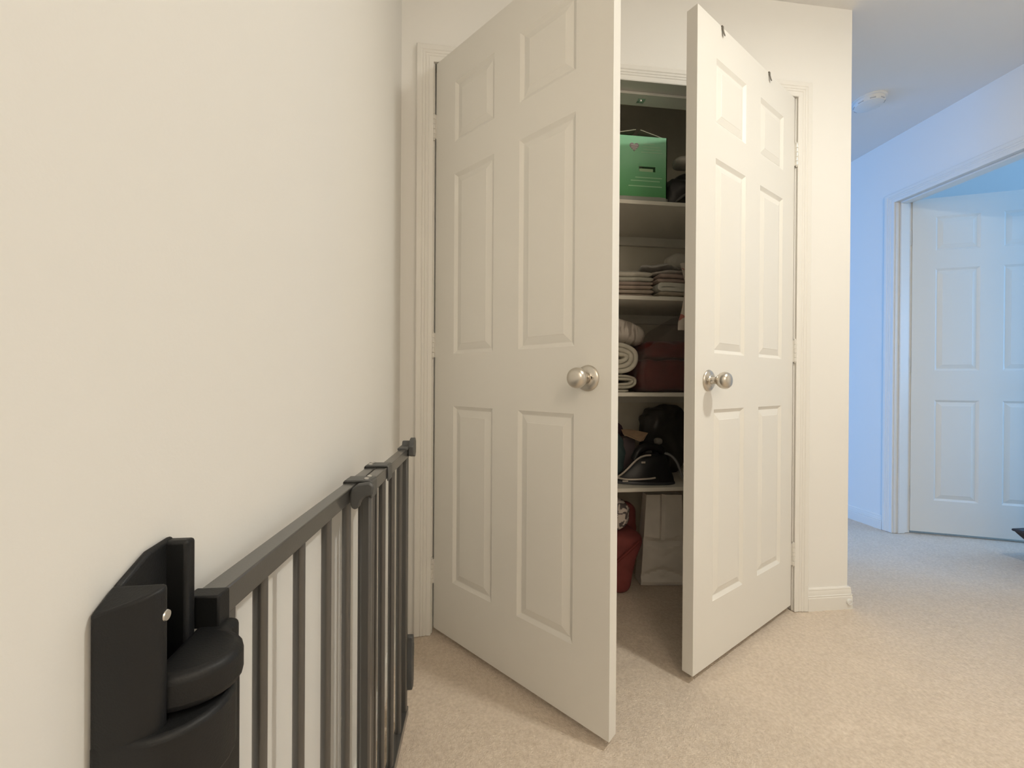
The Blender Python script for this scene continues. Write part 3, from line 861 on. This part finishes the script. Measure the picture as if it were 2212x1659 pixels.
# printed cloth hanging over the front of the shelf
def hanging():
    bm = bmesh.new()
    path = [(0.153, z + 0.150), (0.150, z + 0.147), (0.145, z + 0.140), (0.130, z + 0.118), (0.119, z + 0.06), (0.117, z + 0.0), (0.117, z - 0.06), (0.119, z - 0.11), (0.117, z - 0.142)]
    nx = 14; F = []; Bk = []
    for j, (y, zc) in enumerate(path):
        a = []; b2 = []
        for i in range(nx + 1):
            u = i / nx
            x0 = 1.147 - 0.004 * j + (0.016 if j in (4, 5) else 0) + (0.010 if j == 6 else 0)
            x = x0 + (1.265 - x0) * u
            wv = 0.0045 * math.sin(u * 16 + j * 0.8) * (0.4 + j / 8)
            a.append(bm.verts.new((x, y - 0.004 - wv if j > 2 else y, zc + (wv if j <= 2 else 0))))
            b2.append(bm.verts.new((x, y - wv if j > 2 else y, zc + (wv if j <= 2 else 0) - (0.004 if j <= 2 else 0))))
        F.append(a); Bk.append(b2)
    for S in (F, Bk):
        for A, B in zip(S, S[1:]):
            for i in range(nx): bm.faces.new((A[i], A[i + 1], B[i + 1], B[i]))
    for j in range(len(path) - 1):
        bm.faces.new((F[j][0], F[j + 1][0], Bk[j + 1][0], Bk[j][0])); bm.faces.new((F[j][-1], F[j + 1][-1], Bk[j + 1][-1], Bk[j][-1]))
    for i in range(nx):
        bm.faces.new((F[0][i], F[0][i + 1], Bk[0][i + 1], Bk[0][i])); bm.faces.new((F[-1][i], F[-1][i + 1], Bk[-1][i + 1], Bk[-1][i]))
    return tag(obj('printed_cloth', bm, print_mat('red_printed_cotton', (0.72, 0.63, 0.54), (0.52, 0.20, 0.17), 16, 0.56), smooth=True, angle=70),
               'cream cloth with red print hanging over the front of the linen shelf', 'cloth')
hanging()

# --- shelf of rolls and blanket
z = SHZ[2]
CREAM = mat('cream_terry', (0.70, 0.66, 0.56), 1.0, spec=0.05, var=0.08, vscale=30, bump=0.5, bscale=900)
def rolled(cx, cz, rx, rz, label, turns, y0, y1, seed, group, th):
    bm = bmesh.new()
    n = int(54 * turns)
    outer = []; inner = []
    for k in range(n + 1):
        a = 2 * PI * k / 54 + seed
        off = th * k / 54
        wob = 1 + 0.03 * math.sin(2 * a + seed) + 0.015 * math.sin(5 * a + 1)
        ca, sa = math.cos(a), math.sin(a)
        ca = math.copysign(abs(ca) ** 0.8, ca); sa = math.copysign(abs(sa) ** 0.75, sa)
        outer.append((cx + max(rx - off, 0.004) * wob * ca, cz + max(rz - off, 0.003) * wob * sa))
        q = off + th * (0.90 + 0.05 * math.sin(3 * a))
        inner.append((cx + max(rx - q, 0.002) * wob * ca, cz + max(rz - q, 0.0015) * wob * sa))
    O0 = [bm.verts.new((x, y0 + 0.006, zz_)) for x, zz_ in outer]; O1 = [bm.verts.new((x, y1, zz_)) for x, zz_ in outer]
    I0 = [bm.verts.new((x, y0 + 0.006, zz_)) for x, zz_ in inner]; I1 = [bm.verts.new((x, y1, zz_)) for x, zz_ in inner]
    M0 = [bm.verts.new(((a[0] + b[0]) / 2, y0, (a[1] + b[1]) / 2)) for a, b in zip(outer, inner)]
    for k in range(n):
        bm.faces.new((O0[k], O0[k + 1], O1[k + 1], O1[k])); bm.faces.new((I0[k], I0[k + 1], I1[k + 1], I1[k]))
        bm.faces.new((O0[k], O0[k + 1], M0[k + 1], M0[k])); bm.faces.new((M0[k], M0[k + 1], I0[k + 1], I0[k]))
        bm.faces.new((O1[k], O1[k + 1], I1[k + 1], I1[k]))
    for k in (0, n):
        bm.faces.new((O0[k], O1[k], I1[k], I0[k], M0[k]))
    return tag(obj('rolled_towel', bm, CREAM, smooth=True, angle=80), label, 'towel', group)
GR3 = 'cream towels rolled up beside the maroon blanket'
cloth('folded_towel', None, (0.845, 0.29, z + 0.0065), (0.19, 0.24, 0.012), 'flat cream towel under the rolled cream towels', 'towel', GR3, seed=40, amp=0.001, p=6, m=CREAM)
rolled(0.884, z + 0.0475, 0.083, 0.0390, 'flattened cream rolled towel under the big roll', 2.2, 0.165, 0.42, 2.4, GR3, 0.0130)
rolled(0.852, z + 0.1500, 0.122, 0.0790, 'big cream rolled towel left of the maroon blanket', 3.1, 0.160, 0.42, 2.6, GR3, 0.0205)
def pack_mat():
    m, N, L, b = nt('printed_plastic_wrap')
    tc = N.new('ShaderNodeTexCoord'); mp = N.new('ShaderNodeMapping'); mp.inputs['Scale'].default_value = (52, 10, 11); mp.inputs['Rotation'].default_value = (0, R(-12), 0)
    L.new(tc.outputs['Object'], mp.inputs['Vector'])
    t = N.new('ShaderNodeTexNoise'); t.inputs['Scale'].default_value = 1.0; t.inputs['Detail'].default_value = 3
    L.new(mp.outputs['Vector'], t.inputs['Vector'])
    r = N.new('ShaderNodeValToRGB')
    r.color_ramp.elements[0].position = 0.52; r.color_ramp.elements[1].position = 0.62
    r.color_ramp.elements[0].color = (0.62, 0.56, 0.50, 1); r.color_ramp.elements[1].color = (0.34, 0.29, 0.25, 1)
    L.new(t.outputs['Fac'], r.inputs['Fac']); L.new(r.outputs['Color'], b.inputs['Base Color'])
    b.inputs['Roughness'].default_value = 0.3
    bn = N.new('ShaderNodeBump'); bn.inputs['Strength'].default_value = 0.7; bn.inputs['Distance'].default_value = 0.006
    L.new(t.outputs['Fac'], bn.inputs['Height']); L.new(bn.outputs['Normal'], b.inputs['Normal'])
    return m
PACK = pack_mat()
t = thing('wrapped_pack', 'whitish pack in wrinkled plastic wrap above the cream rolls', 'pack', (0.905, 0.27, z + 0.270))
bm = bmesh.new(); soft(bm, (0, 0, 0), (0.235, 0.18, 0.100), 8, 0.006, 3.4, 14, 16, mx=Matrix.Rotation(R(16), 4, 'Y'), flatb=False)
obj('pack_body', bm, PACK, t, smooth=True, angle=180)
MAR = mat('maroon_fleece', (0.16, 0.030, 0.026), 0.9, spec=0.1, sheen=0.3, var=0.2, vscale=20, bump=0.4, bscale=300)
t = thing('maroon_blanket', 'folded maroon blanket in a clear zip bag on the closet shelf', 'blanket', (1.175, 0.30, z))
for k, (zc, hh, ww) in enumerate(((0.075, 0.148, 0.39), (0.186, 0.082, 0.35))):
    bm = bmesh.new(); soft(bm, (0.022 * k, 0, zc), (ww, 0.27 - 0.004 * k, hh), 50 + k, 0.014, 5, 16, 9, mx=Matrix.Rotation(R(-3 * k), 4, 'Y'), flatb=(k == 0))
    obj('blanket_fold', bm, MAR, t, smooth=True, angle=180)
FILM = mat('clear_bag_film', (0.30, 0.24, 0.22), 0.25, spec=0.5, alpha=0.22, bump=0.5, bscale=40)
bm = bmesh.new()
poly = [(-0.200, 0.002), (0.215, 0.002), (0.215, 0.345), (0.085, 0.365), (-0.03, 0.300), (-0.120, 0.225), (-0.200, 0.16)]
prism(bm, poly, -0.147, 0.15, 'y')
obj('zip_bag', bm, FILM, t, bevel=0.012, seg=3)

# --- iron shelf
z = SHZ[3]
IRB = mat('black_iron_plastic', (0.010, 0.009, 0.011), 0.34, spec=0.4)
IRW = mat('iron_pale_trim', (0.58, 0.52, 0.46), 0.35)
IRS = mat('iron_sole_grey', (0.060, 0.062, 0.07), 0.4, metal=0.3)
t = thing('clothes_iron', 'black clothes iron with pale trim on the lowest closet shelf', 'iron', (0.888, 0.215, z), 0.03)
def teardrop(L, Wd, n=28):
    p = []
    for k in range(n):
        u = k / (n - 1)
        p.append((L * u, Wd / 2 * (math.sin(min(u * 1.25, 1) * PI / 2) ** 0.75) * (1 if u < 0.8 else math.sqrt(max(0, 1 - ((u - 0.8) / 0.2) ** 2 * 0.55)))))
    return p
def loft(bm, secs):
    rows = []
    for (x0, L, Wd, zz_) in secs:
        td = teardrop(L, Wd)
        pts = [(x0 + a, -b, zz_) for a, b in td] + [(x0 + a, b, zz_) for a, b in reversed(td[1:])]
        rows.append([bm.verts.new(p) for p in pts])
    for A, B in zip(rows, rows[1:]):
        n = len(A)
        for i in range(n):
            bm.faces.new((A[i], A[(i + 1) % n], B[(i + 1) % n], B[i]))
    bm.faces.new(list(reversed(rows[0]))); bm.faces.new(rows[-1])
bm = bmesh.new(); loft(bm, [(0, 0.255, 0.118, 0.0005), (0.0, 0.255, 0.118, 0.008), (0.003, 0.250, 0.114, 0.012)]); obj('soleplate', bm, IRS, t, smooth=True)
bm = bmesh.new(); loft(bm, [(0.004, 0.248, 0.110, 0.012), (0.006, 0.244, 0.108, 0.026), (0.020, 0.225, 0.098, 0.045), (0.045, 0.192, 0.086, 0.070), (0.075, 0.155, 0.070, 0.098), (0.105, 0.118, 0.056, 0.118), (0.125, 0.09, 0.044, 0.126)])
obj('body', bm, IRB, t, smooth=True, angle=45)
bm = bmesh.new()
tube(bm, sm([(0.006, -0.004, 0.028), (0.022, -0.022, 0.048), (0.042, -0.037, 0.074), (0.066, -0.041, 0.100), (0.092, -0.037, 0.117), (0.120, -0.031, 0.124), (0.148, -0.026, 0.125)]), 0.0040, 8)
obj('trim_arc', bm, IRW, t, smooth=True)
bm = bmesh.new()
tube(bm, sm([(0.004, -0.006, 0.026), (0.035, -0.038, 0.0255), (0.08, -0.0505, 0.027), (0.13, -0.0555, 0.030), (0.155, -0.0560, 0.033)]), 0.0038, 8)
obj('trim_line', bm, IRW, t, smooth=True)
bm = bmesh.new()
tube(bm, sm([(0.085, 0, 0.100), (0.105, 0, 0.140), (0.145, 0, 0.157), (0.195, 0, 0.150), (0.228, 0, 0.118), (0.236, 0, 0.07)], 4), 0.0175, 14)
obj('handle', bm, IRB, t, smooth=True)
bm = bmesh.new(); box(bm, 0.100, 0.118, -0.0325, -0.0305, 0.092, 0.100, Matrix.Translation((0, -0.006, 0)) @ Matrix.Rotation(0, 4, 'Y')); obj('badge', bm, IRW, t, bevel=0.001)
bm = bmesh.new(); box(bm, 0.018, 0.042, -0.0345, -0.029, 0.0135, 0.0195, Matrix.Rotation(R(-0), 4, 'Z')); obj('sole_mark', bm, IRW, t)
bm = bmesh.new()
tube(bm, sm([(0.218, -0.01, 0.130), (0.236, -0.035, 0.124), (0.256, -0.05, 0.098), (0.270, -0.055, 0.060), (0.290, -0.05, 0.020), (0.320, -0.03, 0.006), (0.36, 0.0, 0.006)]), 0.0056, 10)
obj('cord', bm, mat('grey_cord', (0.20, 0.20, 0.20), 0.5), t, smooth=True)
cloth('teal_bag', (0.085, 0.125, 0.13), (0.892, 0.345, z + 0.105), (0.16, 0.13, 0.21), 'dark teal soft bag behind the tip of the iron', 'bag', seed=61, amp=0.016, p=2.5, n=12)
cloth('purple_bundle', (0.10, 0.06, 0.075), (0.930, 0.466, z + 0.125), (0.20, 0.07, 0.25), 'dark purple bundle at the back of the iron shelf', 'bundle', seed=66, amp=0.012, p=2.6, n=12)
cloth('black_bundle', (0.018, 0.014, 0.018), (1.205, 0.428, z + 0.165), (0.26, 0.13, 0.33), 'tall black bundled bag behind the iron handle', 'bag', seed=71, amp=0.030, p=2.3, n=16, fr=9, m=BLK)
bm = bmesh.new()
box(bm, 0.975, 1.035, 0.350, 0.400, z, z + 0.182)
tag(obj('small_carton', bm, mat('mauve_carton', (0.20, 0.155, 0.16), 0.7), bevel=0.002), 'small mauve carton under the loose tan card on the iron shelf', 'box')
bm = bmesh.new()
v = [(0.955, 0.30, 0.202), (1.030, 0.285, 0.170), (1.052, 0.300, 0.172), (1.088, 0.33, 0.203), (1.035, 0.40, 0.212), (0.985, 0.40, 0.212)]
A = [bm.verts.new((a, b, z + c)) for a, b, c in v]; B = [bm.verts.new((a, b, z + c + 0.002)) for a, b, c in v]
bm.faces.new(A); bm.faces.new(B)
for i in range(6): bm.faces.new((A[i], A[(i + 1) % 6], B[(i + 1) % 6], B[i]))
tag(obj('loose_card', bm, mat('tan_card', (0.56, 0.40, 0.27), 0.8, var=0.1, vscale=50)), 'loose tan card lying above the clothes iron', 'card')
t = thing('grey_nozzle', 'small grey nozzle bottle between the iron and the black bundle', 'bottle', (1.122, 0.306, z))
bm = bmesh.new(); lathe(bm, [(0, 0), (0.022, 0), (0.024, 0.02), (0.023, 0.13), (0.012, 0.155), (0, 0.155)], None, 18); obj('bottle_body', bm, IRB, t, smooth=True)
bm = bmesh.new(); soft(bm, (0.0, -0.008, 0.170), (0.034, 0.042, 0.030), 3, 0.001, 2.6, 6, 20, flatb=False); obj('nozzle_head', bm, mat('grey_nozzle_plastic', (0.30, 0.28, 0.26), 0.4), t, smooth=True, angle=180)

# --- closet floor
REDF = mat('red_fabric', (0.23, 0.055, 0.050), 0.85, var=0.2, vscale=12, bump=0.2, bscale=500)
t = thing('red_bag', 'red fabric bag on the closet floor beside the white paper bag', 'bag', (0.874, 0.266, 0.0))
bm = bmesh.new(); soft(bm, (0, 0, 0.133), (0.245, 0.22, 0.262), 81, 0.012, 6, 16, 8)
for v in bm.verts:
    f = 0.82 + 0.22 * v.co.z / 0.262
    v.co.x = (v.co.x + 0.12) * f - 0.12; v.co.y *= f
obj('bag_body', bm, REDF, t, smooth=True, angle=180)
bm = bmesh.new(); soft(bm, (0.068, 0.066, 0.25), (0.165, 0.05, 0.22), 83, 0.006, 5, 10, 12); obj('bag_flap', bm, REDF, t, smooth=True, angle=180)
bm = bmesh.new(); tube(bm, sm([(-0.05, -0.112, 0.130), (0.0, -0.116, 0.165), (0.05, -0.118, 0.205), (0.095, -0.112, 0.240)]), 0.006, 8); obj('bag_seam', bm, mat('dark_red_band', (0.18, 0.03, 0.025), 0.8), t, smooth=True)
cloth('printed_cushion', None, (0.856, 0.232, 0.342), (0.19, 0.15, 0.135), 'white and black patterned cushion in the top of the red bag', 'cushion', seed=85, amp=0.010, p=2.5, n=12,
      m=print_mat('scroll_print', (0.66, 0.58, 0.52), (0.12, 0.10, 0.10), 26, 0.50))
# white paper bag with creases
def paper_bag():
    t = thing('paper_bag', 'white paper bag standing on the closet floor', 'bag', (1.127, 0.290, 0.0), -0.10)
    bm = bmesh.new()
    W0, W1, D, H = 0.098, 0.081, 0.040, 0.405
    nx, nz = 28, 44
    def P(u, vv, front):
        zz_ = H * vv
        wv = W0 + (W1 - W0) * vv
        x = (u * 2 - 1) * wv + 0.012 * vv
        d = D * (1 - 0.35 * vv)
        bulge = 0.006 * math.sin(u * PI) * math.sin(vv * PI)
        crease = 0
        for zc, amp, slope in ((0.46, 0.020, 0.06), (0.17, 0.016, -0.16), (0.30, 0.006, 0.25), (0.035, -0.012, 0.0)):
            dd = vv - zc - slope * abs(u - 0.5)
            crease += amp * max(0, 1 - abs(dd) / 0.05) * (0.35 + 0.65 * math.sin(u * PI) ** 0.5)
        crease += 0.016 * max(0, 1 - abs(u - 0.46) / 0.07) * (1 if vv > 0.5 else 0)
        y = -(d + bulge - crease) if front else d + bulge
        if vv < 0.03: y *= 0.97
        return (x, y, zz_)
    G = {}
    for fr in (0, 1):
        for i in range(nx + 1):
            for j in range(nz + 1):
                G[fr, i, j] = bm.verts.new(P(i / nx, j / nz, fr == 0))
    for fr in (0, 1):
        for i in range(nx):
            for j in range(nz):
                bm.faces.new((G[fr, i, j], G[fr, i + 1, j], G[fr, i + 1, j + 1], G[fr, i, j + 1]))
    for j in range(nz):
        for i, s in ((0, 1), (nx, -1)):
            a, b = G[0, i, j], G[0, i, j + 1]; c, d = G[1, i, j + 1], G[1, i, j]
            if j == 0: pass
            bm.faces.new((a, b, c, d))
    for i in range(nx):
        bm.faces.new((G[0, i, 0], G[0, i + 1, 0], G[1, i + 1, 0], G[1, i, 0]))
    obj('bag_body', bm, mat('white_kraft_paper', (0.86, 0.81, 0.74), 0.75, var=0.04, vscale=15), t, smooth=True, angle=30)
    bm = bmesh.new()
    for s in (0,):
        box(bm, 0.012, 0.018, -0.0505, -0.049, 0.27, 0.40)
    bm.free()
paper_bag()
bm = bmesh.new()
box(bm, 1.262, 1.330, 0.300, 0.325, 0.0, 0.36)
tag(obj('wooden_board', bm, mat('orange_brown_wood', (0.30, 0.14, 0.04), 0.6, var=0.2, vscale=14), bevel=0.002), 'orange brown board standing right of the white paper bag', 'board')

# ------------------------------------------------------------------ dark basket at the right border
t = thing('flared_basket', 'dark brown flared basket at the right border, on the floor in the far doorway', 'basket', (3.262, 0.063, 0.0))
bm = bmesh.new()
rows = []
for zz_, hw in ((0.002, 0.125), (0.015, 0.13), (0.155, 0.232), (0.172, 0.243), (0.180, 0.241), (0.180, 0.232), (0.155, 0.222), (0.03, 0.125)):
    rows.append([bm.verts.new((hw * sx, 0.86 * hw * sy, zz_)) for sx, sy in ((-1, -1), (1, -1), (1, 1), (-1, 1))])
for A, B in zip(rows, rows[1:]):
    for i in range(4): bm.faces.new((A[i], A[(i + 1) % 4], B[(i + 1) % 4], B[i]))
bm.faces.new(list(reversed(rows[0]))); bm.faces.new(rows[-1])
obj('basket_body', bm, DKBROWN, t, bevel=0.010, seg=3)
bm = bmesh.new()
q = 0.242
ring = [(-q, -q * 0.86), (q, -q * 0.86), (q, q * 0.86), (-q, q * 0.86), (-q, -q * 0.86)]
tube(bm, [(a, b, 0.176) for a, b in ring], 0.007, 8)
obj('rim', bm, DKBROWN, t, smooth=True)
